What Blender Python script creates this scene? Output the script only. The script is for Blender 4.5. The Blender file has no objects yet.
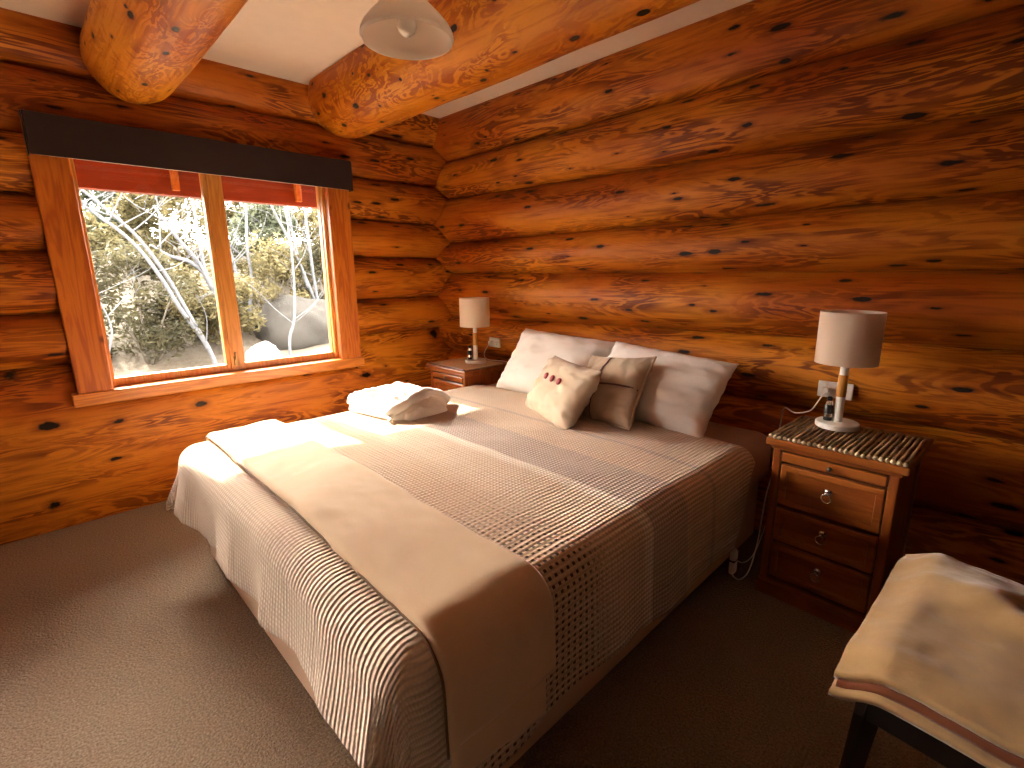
import bpy, bmesh, math, random
from mathutils import Vector, Matrix, noise
random.seed(7)
PI = math.pi
S = bpy.context.scene
COL = S.collection
R = math.radians

# ------------------------------------------------------------------ helpers
def link(name, me, mat=None, parent=None, smooth=True):
    o = bpy.data.objects.new(name, me)
    COL.objects.link(o)
    if mat is not None and len(me.materials) == 0:
        me.materials.append(mat)
    if smooth:
        for p in me.polygons: p.use_smooth = True
    if parent is not None: o.parent = parent
    return o

def mesh(name, vs, fs, mat=None, parent=None, smooth=True, uvs=None):
    me = bpy.data.meshes.new(name)
    me.from_pydata([tuple(v) for v in vs], [], fs)
    me.update()
    if uvs is not None:
        ul = me.uv_layers.new(name='fabric')
        for lp in me.loops: ul.data[lp.index].uv = uvs[lp.vertex_index]
    return link(name, me, mat, parent, smooth)

def from_bm(name, bm, mat=None, parent=None, smooth=False):
    me = bpy.data.meshes.new(name)
    bmesh.ops.recalc_face_normals(bm, faces=bm.faces)
    bm.to_mesh(me); bm.free()
    o = link(name, me, mat, parent, smooth)
    return o

def thing(name, label, cat, loc=(0, 0, 0), rotz=0, group=None):
    o = bpy.data.objects.new(name, None); COL.objects.link(o)
    o.location = loc; o.rotation_euler = (0, 0, rotz); o.empty_display_size = .05
    o['label'] = label; o['category'] = cat
    if group: o['group'] = group
    return o

def tag(o, label, cat, group=None, kind=None):
    o['label'] = label; o['category'] = cat
    if group: o['group'] = group
    if kind: o['kind'] = kind
    return o

def structure(o): o['kind'] = 'structure'; return o

def box_into(bm, lo, hi, bev=.0, seg=2, rot=None, piv=None):
    b = bmesh.new()
    bmesh.ops.create_cube(b, size=1)
    for v in b.verts:
        v.co = Vector([(lo[i] + hi[i]) / 2 + v.co[i] * (hi[i] - lo[i]) for i in range(3)])
    if bev > 0:
        bmesh.ops.bevel(b, geom=list(b.edges), offset=bev, segments=seg, affect='EDGES', profile=.5)
    if rot is not None:
        c = Vector(piv) if piv else Vector([(lo[i] + hi[i]) / 2 for i in range(3)])
        for v in b.verts: v.co = rot @ (v.co - c) + c
    me = bpy.data.meshes.new('tmp'); b.to_mesh(me); b.free()
    bm.from_mesh(me); bpy.data.meshes.remove(me)

def box(name, lo, hi, mat, parent=None, bev=.004, seg=2, rot=None, piv=None):
    bm = bmesh.new(); box_into(bm, lo, hi, bev, seg, rot, piv)
    return from_bm(name, bm, mat, parent)

def lathe_data(prof, n=40, c=(0, 0, 0)):
    vs, fs = [], []
    for (r, z) in prof:
        for i in range(n):
            a = 2 * PI * i / n
            vs.append((c[0] + r * math.cos(a), c[1] + r * math.sin(a), c[2] + z))
    for j in range(len(prof) - 1):
        for i in range(n):
            k = (i + 1) % n
            fs.append((j * n + i, j * n + k, (j + 1) * n + k, (j + 1) * n + i))
    return vs, fs

def lathe(name, prof, mat, parent=None, n=40, c=(0, 0, 0), cap=True):
    vs, fs = lathe_data(prof, n, c)
    if cap:
        fs.append(tuple(range(n))[::-1])
        m = (len(prof) - 1) * n
        fs.append(tuple(range(m, m + n)))
    o = mesh(name, vs, fs, mat, parent)
    sharp(o)
    return o

def sharp(o, ang=35):
    try:
        o.data.set_sharp_from_angle(angle=R(ang))
    except Exception: pass

def tube_data(pts, rad, n=8, vs=None, fs=None):
    vs = [] if vs is None else vs; fs = [] if fs is None else fs
    pts = [Vector(p) for p in pts]
    rads = rad if isinstance(rad, (list, tuple)) else [rad] * len(pts)
    base = len(vs); up = None
    for i, p in enumerate(pts):
        t = (pts[min(i + 1, len(pts) - 1)] - pts[max(i - 1, 0)]).normalized()
        if up is None:
            up = Vector((0, 0, 1)) if abs(t.z) < .9 else Vector((1, 0, 0))
        a = t.cross(up).normalized(); up = a.cross(t).normalized()
        for k in range(n):
            th = 2 * PI * k / n
            vs.append(p + (a * math.cos(th) + up * math.sin(th)) * rads[i])
    for i in range(len(pts) - 1):
        for k in range(n):
            k2 = (k + 1) % n
            fs.append((base + i * n + k, base + i * n + k2, base + (i + 1) * n + k2, base + (i + 1) * n + k))
    fs.append(tuple(base + k for k in range(n))[::-1])
    m = base + (len(pts) - 1) * n
    fs.append(tuple(m + k for k in range(n)))
    return vs, fs

def smooth_path(pts, sub=6):
    pts = [Vector(p) for p in pts]; out = []
    for i in range(len(pts) - 1):
        p0 = pts[max(i - 1, 0)]; p1 = pts[i]; p2 = pts[i + 1]; p3 = pts[min(i + 2, len(pts) - 1)]
        for k in range(sub):
            t = k / sub
            out.append(.5 * ((2 * p1) + (p2 - p0) * t + (2 * p0 - 5 * p1 + 4 * p2 - p3) * t * t + (3 * p1 - p0 - 3 * p2 + p3) * t ** 3))
    out.append(pts[-1])
    return out

def tube(name, pts, rad, mat, parent=None, n=8, smooth=6):
    if smooth: pts = smooth_path(pts, smooth)
    vs, fs = tube_data(pts, rad, n)
    return mesh(name, vs, fs, mat, parent)

def copy_tree(o, parent=None):
    c = o.copy(); COL.objects.link(c)
    if parent is not None: c.parent = parent
    for ch in list(o.children): copy_tree(ch, c)
    return c

def sstep(a, b, x):
    t = max(0., min(1., (x - a) / (b - a))); return t * t * (3 - 2 * t)

def fbm(x, y, z=0., o=3):
    return noise.fractal(Vector((x, y, z)), 1.0, 2.0, o)

# ------------------------------------------------------------------ materials
class NT:
    def __init__(s, name):
        s.m = bpy.data.materials.new(name); s.m.use_nodes = True
        s.t = s.m.node_tree; s.t.nodes.clear()
        s.out = s.n('ShaderNodeOutputMaterial')
        s.b = s.n('ShaderNodeBsdfPrincipled')
        s.l(s.b.outputs[0], s.out.inputs[0])
    def n(s, t, **kw):
        nd = s.t.nodes.new(t)
        for k, v in kw.items(): setattr(nd, k, v)
        return nd
    def l(s, a, b): s.t.links.new(a, b)
    def put(s, sock, v):
        if hasattr(v, 'is_linked') or hasattr(v, 'links'): s.l(v, sock)
        else: sock.default_value = v
    def math(s, op, a, b=0., c=0.):
        nd = s.n('ShaderNodeMath', operation=op)
        for i, v in enumerate((a, b, c)): s.put(nd.inputs[i], v)
        return nd.outputs[0]
    def mix(s, f, a, b, blend='MIX'):
        nd = s.n('ShaderNodeMix', data_type='RGBA', blend_type=blend)
        s.put(nd.inputs[0], f)
        for i, v in ((6, a), (7, b)):
            if isinstance(v, tuple): v = (v[0], v[1], v[2], 1)
            s.put(nd.inputs[i], v)
        return nd.outputs[2]
    def ramp(s, f, stops, interp='LINEAR'):
        nd = s.n('ShaderNodeValToRGB'); s.put(nd.inputs[0], f)
        cr = nd.color_ramp; cr.interpolation = interp
        while len(cr.elements) < len(stops): cr.elements.new(.5)
        for e, (p, c) in zip(cr.elements, stops):
            e.position = p
            e.color = (c, c, c, 1) if not isinstance(c, tuple) else (c[0], c[1], c[2], 1)
        return nd.outputs[0]
    def mrange(s, v, a, b, c=0., d=1.):
        nd = s.n('ShaderNodeMapRange'); nd.clamp = True
        s.put(nd.inputs[0], v)
        for i, x in enumerate((a, b, c, d)): nd.inputs[i + 1].default_value = x
        return nd.outputs[0]
    def noise(s, vec, scale=5., detail=3., rough=.5, dist=0.):
        nd = s.n('ShaderNodeTexNoise')
        if vec is not None: s.l(vec, nd.inputs['Vector'])
        nd.inputs['Scale'].default_value = scale; nd.inputs['Detail'].default_value = detail
        nd.inputs['Roughness'].default_value = rough; nd.inputs['Distortion'].default_value = dist
        return nd.outputs[0]
    def vor(s, vec, scale=5., feature='F1', out='Distance', rnd=1.):
        nd = s.n('ShaderNodeTexVoronoi', feature=feature)
        s.l(vec, nd.inputs['Vector']); nd.inputs['Scale'].default_value = scale
        nd.inputs['Randomness'].default_value = rnd
        return nd.outputs[out]
    def obj(s, scale=(1, 1, 1), seed=False):
        tc = s.n('ShaderNodeTexCoord'); v = tc.outputs['Object']
        if seed:
            oi = s.n('ShaderNodeObjectInfo')
            cx = s.n('ShaderNodeCombineXYZ')
            s.l(s.math('MULTIPLY', oi.outputs['Random'], 41.), cx.inputs[0])
            s.l(s.math('MULTIPLY', oi.outputs['Random'], 17.), cx.inputs[1])
            s.l(s.math('MULTIPLY', oi.outputs['Random'], 29.), cx.inputs[2])
            ad = s.n('ShaderNodeVectorMath', operation='ADD')
            s.l(v, ad.inputs[0]); s.l(cx.outputs[0], ad.inputs[1]); v = ad.outputs[0]
        if scale != (1, 1, 1): v = s.scale(v, scale)
        return v
    def scale(s, v, sc):
        nd = s.n('ShaderNodeVectorMath', operation='MULTIPLY')
        s.l(v, nd.inputs[0]); nd.inputs[1].default_value = sc
        return nd.outputs[0]
    def uv(s):
        nd = s.n('ShaderNodeUVMap'); nd.uv_map = 'fabric'
        sp = s.n('ShaderNodeSeparateXYZ'); s.l(nd.outputs[0], sp.inputs[0])
        return nd.outputs[0], sp.outputs[0], sp.outputs[1]
    def bump(s, h, strength=.3, dist=.01):
        nd = s.n('ShaderNodeBump'); s.l(h, nd.inputs['Height'])
        nd.inputs['Strength'].default_value = strength; nd.inputs['Distance'].default_value = dist
        s.l(nd.outputs[0], s.b.inputs['Normal'])
    def set(s, color=None, rough=None, metal=None, spec=None, coat=None, sheen=None):
        I = s.b.inputs
        if color is not None: s.put(I['Base Color'], (*color, 1) if isinstance(color, tuple) else color)
        if rough is not None: s.put(I['Roughness'], rough)
        if metal is not None: I['Metallic'].default_value = metal
        if spec is not None: I['Specular IOR Level'].default_value = spec
        if coat is not None: I['Coat Weight'].default_value = coat; I['Coat Roughness'].default_value = .25
        if sheen is not None: I['Sheen Weight'].default_value = sheen; I['Sheen Roughness'].default_value = .4
        return s

def plain(name, color, rough=.5, metal=0., spec=.5, coat=0., bump=None, var=0.):
    t = NT(name)
    c = color
    if var or bump:
        v = t.obj(seed=True)
        n = t.noise(v, bump[0] if bump else 12, 3)
        if var: c = t.mix(t.mrange(n, .3, .7), tuple(x * (1 - var) for x in color), tuple(min(1, x * (1 + var)) for x in color))
        if bump: t.bump(n, bump[1], bump[2])
    t.set(c, rough, metal, spec, coat)
    return t.m

def log_wood(name, light, mid, deep, dark, stretch=6.5, contour=11., swirl=.75, contour_amt=.75, knotty=.34, coat=.15, kx=1.5, n1s=1.35):
    t = NT(name)
    v0 = t.obj(seed=True)
    vs = t.scale(v0, (1, stretch, stretch))
    n1 = t.noise(vs, n1s, 4, .52, swirl)
    ring = t.math('PINGPONG', t.math('MULTIPLY', n1, contour), .5)
    ring = t.math('MULTIPLY', ring, 2.)
    edge = t.mrange(ring, .30, .62)
    broad = t.noise(t.scale(v0, (1, 3.2, 3.2)), .9, 3, .5, .4)
    fine = t.noise(t.scale(v0, (1, 16, 16)), 3.0, 4, .6, .2)
    patch = t.mrange(t.noise(t.scale(v0, (1, 3.6, 3.6)), 1.7, 2, .5, .8), .38, .60)
    base = t.mix(t.mrange(broad, .36, .64), mid, light)
    strip = t.math('MULTIPLY', t.math('MULTIPLY', edge, patch), contour_amt)
    base = t.mix(strip, base, deep)
    base = t.mix(t.math('MULTIPLY', t.mrange(fine, .50, .70), .55), base, deep)
    # knots, lying lengthwise
    tc = t.n('ShaderNodeTexCoord'); so_ = t.n('ShaderNodeSeparateXYZ'); t.l(tc.outputs['Object'], so_.inputs[0])
    oi = t.n('ShaderNodeObjectInfo')
    ang = t.math('ARCTAN2', so_.outputs[1], so_.outputs[2])
    kc = t.n('ShaderNodeCombineXYZ')
    t.l(t.math('ADD', t.math('MULTIPLY', so_.outputs[0], kx), t.math('MULTIPLY', oi.outputs['Random'], 53.)), kc.inputs[0])
    t.l(t.math('MULTIPLY', ang, .9), kc.inputs[1])
    wob = t.noise(v0, 14, 3)
    vd = t.n('ShaderNodeTexVoronoi', feature='F1', voronoi_dimensions='2D'); t.l(kc.outputs[0], vd.inputs['Vector']); vd.inputs['Scale'].default_value = 1.9
    sp = t.n('ShaderNodeSeparateColor'); t.l(vd.outputs['Color'], sp.inputs[0])
    d = t.math('ADD', vd.outputs['Distance'], t.math('MULTIPLY', t.math('SUBTRACT', wob, .5), .26))
    on = t.math('LESS_THAN', sp.outputs[0], knotty)
    size = t.mrange(sp.outputs[1], 0, 1, .035, .115)
    core = t.math('MULTIPLY', t.mrange(t.math('DIVIDE', d, size), .75, 1.15, 1, 0), on)
    halo = t.math('MULTIPLY', t.mrange(t.math('DIVIDE', d, size), 1.1, 2.6, .55, 0), on)
    base = t.mix(halo, base, deep)
    base = t.mix(core, base, dark)
    t.set(base, t.mrange(fine, .3, .7, .42, .60), spec=.25, coat=coat)
    h = t.math('ADD', t.math('MULTIPLY', edge, -.35), t.math('MULTIPLY', fine, .5))
    h = t.math('ADD', h, t.math('MULTIPLY', core, -1.0))
    t.bump(h, .35, .006)
    return t.m

M = {}
M['log'] = log_wood('varnished_log', (.63, .215, .013), (.40, .085, .003), (.115, .014, .0015), (.012, .004, .002), coat=.03, contour_amt=.82, knotty=.62)
M['beam'] = log_wood('varnished_beam', (.66, .27, .012), (.52, .155, .006), (.27, .050, .003), (.015, .006, .003), stretch=2.2, contour=6, swirl=1.8, n1s=3.4, contour_amt=.85, knotty=.75, coat=.08, kx=2.2)

def board_wood(name, light, deep, stretch=(9, 9, .8), rough=.4, knots=True, coat=.1, rings=7):
    t = NT(name)
    v0 = t.obj(seed=True)
    vs = t.scale(v0, stretch)
    n1 = t.noise(vs, 1.3, 4, .55, .5)
    ring = t.math('MULTIPLY', t.math('PINGPONG', t.math('MULTIPLY', n1, rings), .5), 2.)
    fine = t.noise(t.scale(vs, (4, 4, 1.2)), 2.2, 3, .6)
    c = t.mix(t.math('MULTIPLY', t.mrange(ring, .25, .85), .7), light, deep)
    c = t.mix(t.math('MULTIPLY', t.mrange(fine, .5, .75), .35), c, deep)
    if knots:
        d = t.vor(t.scale(v0, (4, 4, 1.9)), 1.9)
        c = t.mix(t.mrange(t.math('ADD', d, t.math('MULTIPLY', t.noise(v0, 20, 2), .1)), .10, .17, .85, 0), c, tuple(x * .25 for x in deep))
    t.set(c, rough, spec=.45, coat=coat)
    t.bump(fine, .12, .003)
    return t.m
M['casing'] = board_wood('pine_casing', (.56, .155, .014), (.33, .060, .005))
M['jamb'] = board_wood('pale_jamb', (.66, .27, .05), (.50, .165, .02), knots=False)
M['sash'] = board_wood('sash_wood', (.62, .27, .055), (.46, .165, .022), knots=False)
M['sill'] = board_wood('sill_wood', (.64, .22, .03), (.42, .11, .012), stretch=(9, .8, 9), knots=False)
M['eave'] = board_wood('red_stained_timber', (.15, .022, .003), (.09, .011, .002), stretch=(9, .8, 9), knots=False, rings=3)
M['rafter'] = board_wood('rafter_timber', (.30, .095, .012), (.22, .055, .007), stretch=(.8, 9, 9), knots=False)
M['cabinet'] = board_wood('red_brown_cabinet', (.33, .095, .014), (.18, .036, .006), stretch=(1.1, 10, 10), knots=False, rough=.28, coat=.4, rings=4)
M['cabinet_post'] = board_wood('cabinet_post_wood', (.34, .095, .014), (.19, .038, .006), stretch=(10, 10, 1.1), knots=False, rough=.28, coat=.4, rings=3)
M['cabinet_dark'] = board_wood('cabinet_groove_wood', (.10, .022, .006), (.055, .012, .004), stretch=(1.1, 10, 10), knots=False, rough=.35, rings=3)
M['chairwood'] = plain('near_black_chair_wood', (.014, .008, .007), .35, coat=.2)
M['chairseat'] = plain('dark_seat_leather', (.030, .012, .010), .45, bump=(60, .2, .002))
M['ceiling'] = plain('plaster_ceiling', (.80, .70, .60), .9, spec=.1, bump=(14, .05, .004), var=.02)
M['dark_wall'] = board_wood('bounce_cutting_boards', (.07, .026, .010), (.035, .012, .005), stretch=(1, 9, 9))  # unseen boards made this dark to cut bounced light
M['blind'] = plain('black_brown_blind', (.034, .019, .018), .75, spec=.2, bump=(220, .12, .001))
M['chrome'] = plain('polished_metal', (.72, .70, .66), .18, 1.)
M['iron'] = plain('antique_iron', (.16, .13, .11), .32, 1.)
M['brass'] = plain('aged_latch_metal', (.20, .12, .05), .4, 1.)
M['blackplastic'] = plain('black_plastic', (.012, .012, .014), .3)
M['whiteplastic'] = plain('white_plastic', (.78, .74, .68), .32)
M['slot'] = plain('socket_slot', (.02, .018, .016), .6)
M['cord_white'] = plain('white_cord', (.74, .68, .60), .5)
M['lampwhite'] = plain('white_painted_lamp', (.80, .76, .70), .4)
M['lampwood'] = board_wood('lamp_wood', (.62, .27, .045), (.46, .17, .02), stretch=(14, 14, 2), knots=False)
M['bulb'] = plain('frosted_bulb', (.86, .84, .80), .2)
M['rock'] = plain('pale_boulder', (.55, .54, .52), .9, bump=(5, .6, .05), var=.12)
M['redbutton'] = plain('dark_red_button', (.30, .010, .020), .45)

def carpet():
    t = NT('beige_carpet')
    v = t.obj()
    a = t.noise(v, 150, 2, .7); b = t.noise(v, 2.2, 2, .5); c2 = t.vor(v, 120)
    c = t.mix(t.mrange(a, .32, .68), (.16, .108, .066), (.42, .305, .205))
    c = t.mix(t.math('MULTIPLY', t.mrange(b, .35, .65), .18), c, (.36, .27, .185))
    t.set(c, .95, spec=.05, sheen=.15)
    t.bump(t.math('ADD', a, t.math('MULTIPLY', c2, -.6)), .9, .012)
    return t.m
M['carpet'] = carpet()

def cloth(name, color, weave=900, wr=(5, .2), rough=.9, sheen=.2, var=.05, trans=0., uv=False):
    t = NT(name)
    v = t.uv()[0] if uv else t.obj(seed=True)
    n = t.noise(v, wr[0], 4, .55, .3); w = t.noise(v, weave, 2, .6)
    c = t.mix(t.mrange(n, .3, .7), tuple(x * (1 - var) for x in color), tuple(min(1, x * (1 + var)) for x in color))
    t.set(c, rough, spec=.12, sheen=sheen)
    t.bump(t.math('ADD', t.math('MULTIPLY', n, wr[1] * 4), t.math('MULTIPLY', w, .12)), .4, .012)
    if trans:
        tr = t.n('ShaderNodeBsdfTranslucent'); t.put(tr.inputs[0], c)
        mx = t.n('ShaderNodeMixShader'); mx.inputs[0].default_value = trans
        t.l(t.b.outputs[0], mx.inputs[1]); t.l(tr.outputs[0], mx.inputs[2]); t.l(mx.outputs[0], t.out.inputs[0])
    return t.m
M['white_linen'] = cloth('white_linen', (.82, .76, .70), wr=(4, .12))
M['robe'] = cloth('white_terry', (.86, .83, .79), weave=420, wr=(7, .15))
M['cushion'] = cloth('cream_cushion', (.56, .44, .32), weave=600, wr=(5, .12))
M['cushion_taupe'] = cloth('taupe_cushion', (.46, .35, .25), weave=600, wr=(5, .12))
M['ribbon'] = cloth('plum_ribbon', (.16, .085, .085), weave=500)
M['piping'] = cloth('taupe_piping', (.52, .40, .28), weave=500)
M['runner'] = cloth('sand_fleece', (.62, .435, .27), weave=260, wr=(3, .10), sheen=.3)
M['runner_hem'] = cloth('brown_stitching', (.14, .075, .035), weave=500)
M['throw'] = cloth('tan_wool', (.38, .235, .105), weave=120, wr=(14, .22), sheen=.4, var=.09)
M['throw_lining'] = cloth('rust_lining', (.15, .045, .018), weave=300)
M['shade'] = cloth('lamp_shade_fabric', (.90, .76, .61), weave=700, wr=(3, .02), trans=.38, var=.02)
M['valance'] = cloth('tan_bed_base_cloth', (.66, .44, .28), weave=700, wr=(2, .05))
M['mattress'] = cloth('mauve_brown_sheet', (.44, .30, .24), weave=320, wr=(3, .05))

def quilt_mat():
    t = NT('waffle_quilt')
    uvv, u, v = t.uv()
    wob = t.noise(uvv, 6, 2)
    uu = t.math('ADD', u, t.math('MULTIPLY', t.math('SUBTRACT', wob, .5), .005))
    vv = t.math('ADD', v, t.math('MULTIPLY', t.math('SUBTRACT', wob, .5), .006))
    def wave(x, per):
        w = t.math('SINE', t.math('MULTIPLY', x, 2 * PI / per)); return t.math('ADD', t.math('MULTIPLY', w, .5), .5)
    rib = wave(uu, .0165); cross = wave(vv, .0150)
    rib2 = wave(uu, .022); cross2 = wave(vv, .024)
    # bands along the bed, v = distance from the wall in metres
    def band(a, b, s=.006):
        return t.math('MULTIPLY', t.mrange(v, a - s, a + s), t.mrange(v, b - s, b + s, 1, 0))
    cream = (.74, .59, .45); tan = (.74, .57, .42); grey = (.58, .46, .38); pale = (.90, .81, .69); brown = (.40, .27, .18)
    c = t.mix(band(.80, .825), tan, grey)
    c = t.mix(band(1.03, 1.265), c, grey)
    c = t.mix(band(1.262, 1.315), c, pale)
    c = t.mix(band(1.315, 1.52, .05), c, (.70, .54, .39))
    c = t.mix(band(1.52, 2.02, .03), c, (.66, .48, .33))
    c = t.mix(t.mrange(v, 2.02, 2.08), c, cream)
    # grooves of the waffle weave (shade darkened into the colour) everywhere, open dark cells in the coarse band
    h1 = t.math('MULTIPLY', rib, t.mrange(cross, 0, 1, .62, 1))
    groove = t.mrange(h1, .02, .42, .32, 0)
    c = t.mix(groove, c, (.17, .10, .065))
    coarse = t.math('MULTIPLY', band(1.545, 2.03, .05), t.mrange(u, .45, .85, .12, 1))
    cell = t.math('MULTIPLY', t.mrange(rib2, .50, .72), t.mrange(cross2, .48, .72))
    c = t.mix(t.math('MULTIPLY', t.math('MULTIPLY', cell, coarse), .92), c, (.045, .020, .014))
    latt = band(1.33, 1.58, .06)
    ln = t.math('MAXIMUM', t.mrange(wave(uu, .030), .90, .985), t.mrange(wave(vv, .030), .90, .985))
    c = t.mix(t.math('MULTIPLY', t.math('MULTIPLY', ln, latt), .55), c, (.80, .66, .50))
    t.set(c, .92, spec=.08, sheen=.25)
    h2 = t.math('MULTIPLY', cell, -1.)
    h = t.math('ADD', t.math('MULTIPLY', h1, t.math('SUBTRACT', 1., t.math('MULTIPLY', coarse, .6))), t.math('MULTIPLY', h2, coarse))
    h = t.math('ADD', h, t.math('MULTIPLY', t.noise(uvv, 500, 2), .15))
    t.bump(h, .75, .010)
    return t.m
M['quilt'] = quilt_mat()

def twig_mat():
    t = NT('twig_rods')
    v = t.obj()
    n = t.noise(t.scale(v, (90, 8, 60)), 1.2, 3)
    t.set(t.mix(t.mrange(n, .35, .65), (.15, .085, .042), (.44, .29, .15)), .7, spec=.2)
    return t.m
M['twig'] = twig_mat()
M['twig_cut'] = plain('pale_cut_ends', (.66, .50, .30), .7)
M['mat_pale'] = plain('woven_straw', (.66, .48, .29), .8, bump=(160, .5, .003), var=.2)

def glass_mat():
    t = NT('window_glass')
    tr = t.n('ShaderNodeBsdfTransparent'); gl = t.n('ShaderNodeBsdfGlossy'); gl.inputs['Roughness'].default_value = .02
    tr.inputs[0].default_value = (.96, .97, .96, 1)
    fr = t.n('ShaderNodeFresnel'); fr.inputs[0].default_value = 1.25
    mx = t.n('ShaderNodeMixShader')
    t.l(fr.outputs[0], mx.inputs[0]); t.l(tr.outputs[0], mx.inputs[1]); t.l(gl.outputs[0], mx.inputs[2]); t.l(mx.outputs[0], t.out.inputs[0])
    return t.m
M['glass'] = glass_mat()

def opal_mat():
    t = NT('opal_glass')
    tr = t.n('ShaderNodeBsdfTranslucent'); tr.inputs[0].default_value = (.92, .88, .82, 1)
    tp = t.n('ShaderNodeBsdfTransparent'); tp.inputs[0].default_value = (.95, .9, .84, 1)
    t.set((.96, .93, .88), .25, spec=.5)
    m1 = t.n('ShaderNodeMixShader'); m1.inputs[0].default_value = .55
    m2 = t.n('ShaderNodeMixShader'); m2.inputs[0].default_value = .07
    t.l(t.b.outputs[0], m1.inputs[1]); t.l(tr.outputs[0], m1.inputs[2])
    t.l(m1.outputs[0], m2.inputs[1]); t.l(tp.outputs[0], m2.inputs[2]); t.l(m2.outputs[0], t.out.inputs[0])
    return t.m
M['opal'] = opal_mat()

def leaf_mat(name, a, b):
    t = NT(name)
    v = t.obj(seed=True)
    n = t.noise(v, 1.6, 3); f = t.noise(v, 23, 2)
    c = t.mix(t.mrange(t.math('ADD', t.math('MULTIPLY', n, .6), t.math('MULTIPLY', f, .4)), .38, .62), a, b)
    t.set(c, .7, spec=.15)
    tr = t.n('ShaderNodeBsdfTranslucent'); t.put(tr.inputs[0], c)
    mx = t.n('ShaderNodeMixShader'); mx.inputs[0].default_value = .35
    t.l(t.b.outputs[0], mx.inputs[1]); t.l(tr.outputs[0], mx.inputs[2]); t.l(mx.outputs[0], t.out.inputs[0])
    return t.m
M['leaf_pale'] = leaf_mat('olive_leaves', (.052, .047, .022), (.19, .165, .085))
M['leaf_dark'] = leaf_mat('dark_leaves', (.030, .030, .018), (.095, .088, .050))
M['leaf_blue'] = leaf_mat('grey_green_leaves', (.045, .055, .036), (.12, .135, .09))
M['bark'] = plain('pale_grey_bark', (.115, .125, .145), .85, bump=(18, .5, .01), var=.18)
M['twigbark'] = plain('dry_twigs', (.13, .12, .10), .9, var=.2)
def soil():
    t = NT('pale_dry_soil'); v = t.obj()
    n = t.noise(v, .8, 4); f = t.noise(v, 9, 4)
    c = t.mix(t.mrange(n, .35, .65), (.095, .082, .066), (.14, .125, .105))
    c = t.mix(t.math('MULTIPLY', t.mrange(f, .5, .7), .5), c, (.06, .048, .032))
    t.set(c, .95, spec=.05); t.bump(f, .6, .05); return t.m
M['soil'] = soil()

# ------------------------------------------------------------------ logs
def make_log(name, p0, p1, prof, mat, parent=None, seed=0, n=44, taper=0., squash=1., depth=.13, clampf=None, endround=(0, 0), knob=True, step=.045):
    """log whose local x runs along it; prof = vertical half height, depth = horizontal half depth"""
    p0 = Vector(p0); p1 = Vector(p1); L = (p1 - p0).length
    ns = max(8, int(L / step)); vs, fs = [], []
    h0, h1 = prof
    for i in range(ns + 1):
        s = i / ns; x = s * L
        hv = h0 + (h1 - h0) * s; dv = depth * (1 + taper * (s - .5))
        er = 1.
        if endround[0] and x < endround[0]: er *= .72 + .28 * math.sin(PI / 2 * x / endround[0])
        if endround[1] and L - x < endround[1]: er *= .72 + .28 * math.sin(PI / 2 * (L - x) / endround[1])
        by = .008 * noise.noise(Vector((x * .7, seed * 3.1, 0))); bz = .006 * noise.noise(Vector((x * .7, seed * 3.1, 9)))
        for k in range(n):
            a = 2 * PI * k / n
            w = 1 + .022 * noise.noise(Vector((x * 1.6, math.cos(a) * 1.3 + seed * 7.3, math.sin(a) * 1.3))) \
                  + .008 * noise.noise(Vector((x * 5, math.cos(a) * 4 + seed * 7.3, math.sin(a) * 4)))
            vs.append(Vector((x, by + math.cos(a) * dv * w * er, bz + math.sin(a) * hv * w * er)))
    for i in range(ns):
        for k in range(n):
            k2 = (k + 1) % n
            fs.append((i * n + k, (i + 1) * n + k, (i + 1) * n + k2, i * n + k2))
    fs.append(tuple(range(n))); m = ns * n
    fs.append(tuple(range(m, m + n))[::-1])
    d = (p1 - p0).normalized()
    yax = Vector((0, 0, 1)).cross(d).normalized(); zax = d.cross(yax)
    mat4 = Matrix((d, yax, zax)).transposed().to_4x4(); mat4.translation = p0
    if clampf:
        inv = mat4.inverted()
        vs = [inv @ clampf(mat4 @ v) for v in vs]
    o = mesh(name, vs, fs, mat, parent)
    o.matrix_local = mat4
    return o

CEIL = 2.53
# window wall (x = 0): course boundaries measured on the wall
wl = structure(bpy.data.objects.new('wall_left', None)); COL.objects.link(wl)
YA, YB = -3.05, .16
WIN = (-2.455, -.825, .665)
zb = [-.06, .885, 1.155, 1.467, 1.732, 2.024, 2.327, 2.63]
def notch(p):
    if WIN[0] + .02 < p.y < WIN[1] - .02 and p.z > WIN[2] - .002: p.z = WIN[2] - .002
    return p
XC = -.116
for i in range(len(zb) - 1):
    a, b = zb[i], zb[i + 1]; zc = (a + b) / 2; hh = (b - a) / 2
    hv = hh * 1.055
    dep = .15
    cut = 3 <= i + 0 and zb[i] >= .88 and zb[i] < 2.0
    if zb[i] >= .88 and zb[i + 1] < 2.05:
        make_log('log', (XC, YA, zc), (XC, WIN[0] + .03, zc), (hv, hv), M['log'], wl, seed=i, depth=dep)
        make_log('log', (XC, WIN[1] - .03, zc), (XC, YB, zc), (hv, hv), M['log'], wl, seed=i + 20, depth=dep)
    elif i == 0:
        make_log('log', (XC, YA, zc), (XC, YB, zc), (hv, hv), M['log'], wl, seed=i, depth=dep + .005, clampf=notch, step=.02, n=72)
    else:
        make_log('log', (XC, YA, zc), (XC, YB, zc), (hv, hv), M['log'], wl, seed=i, depth=dep)

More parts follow.
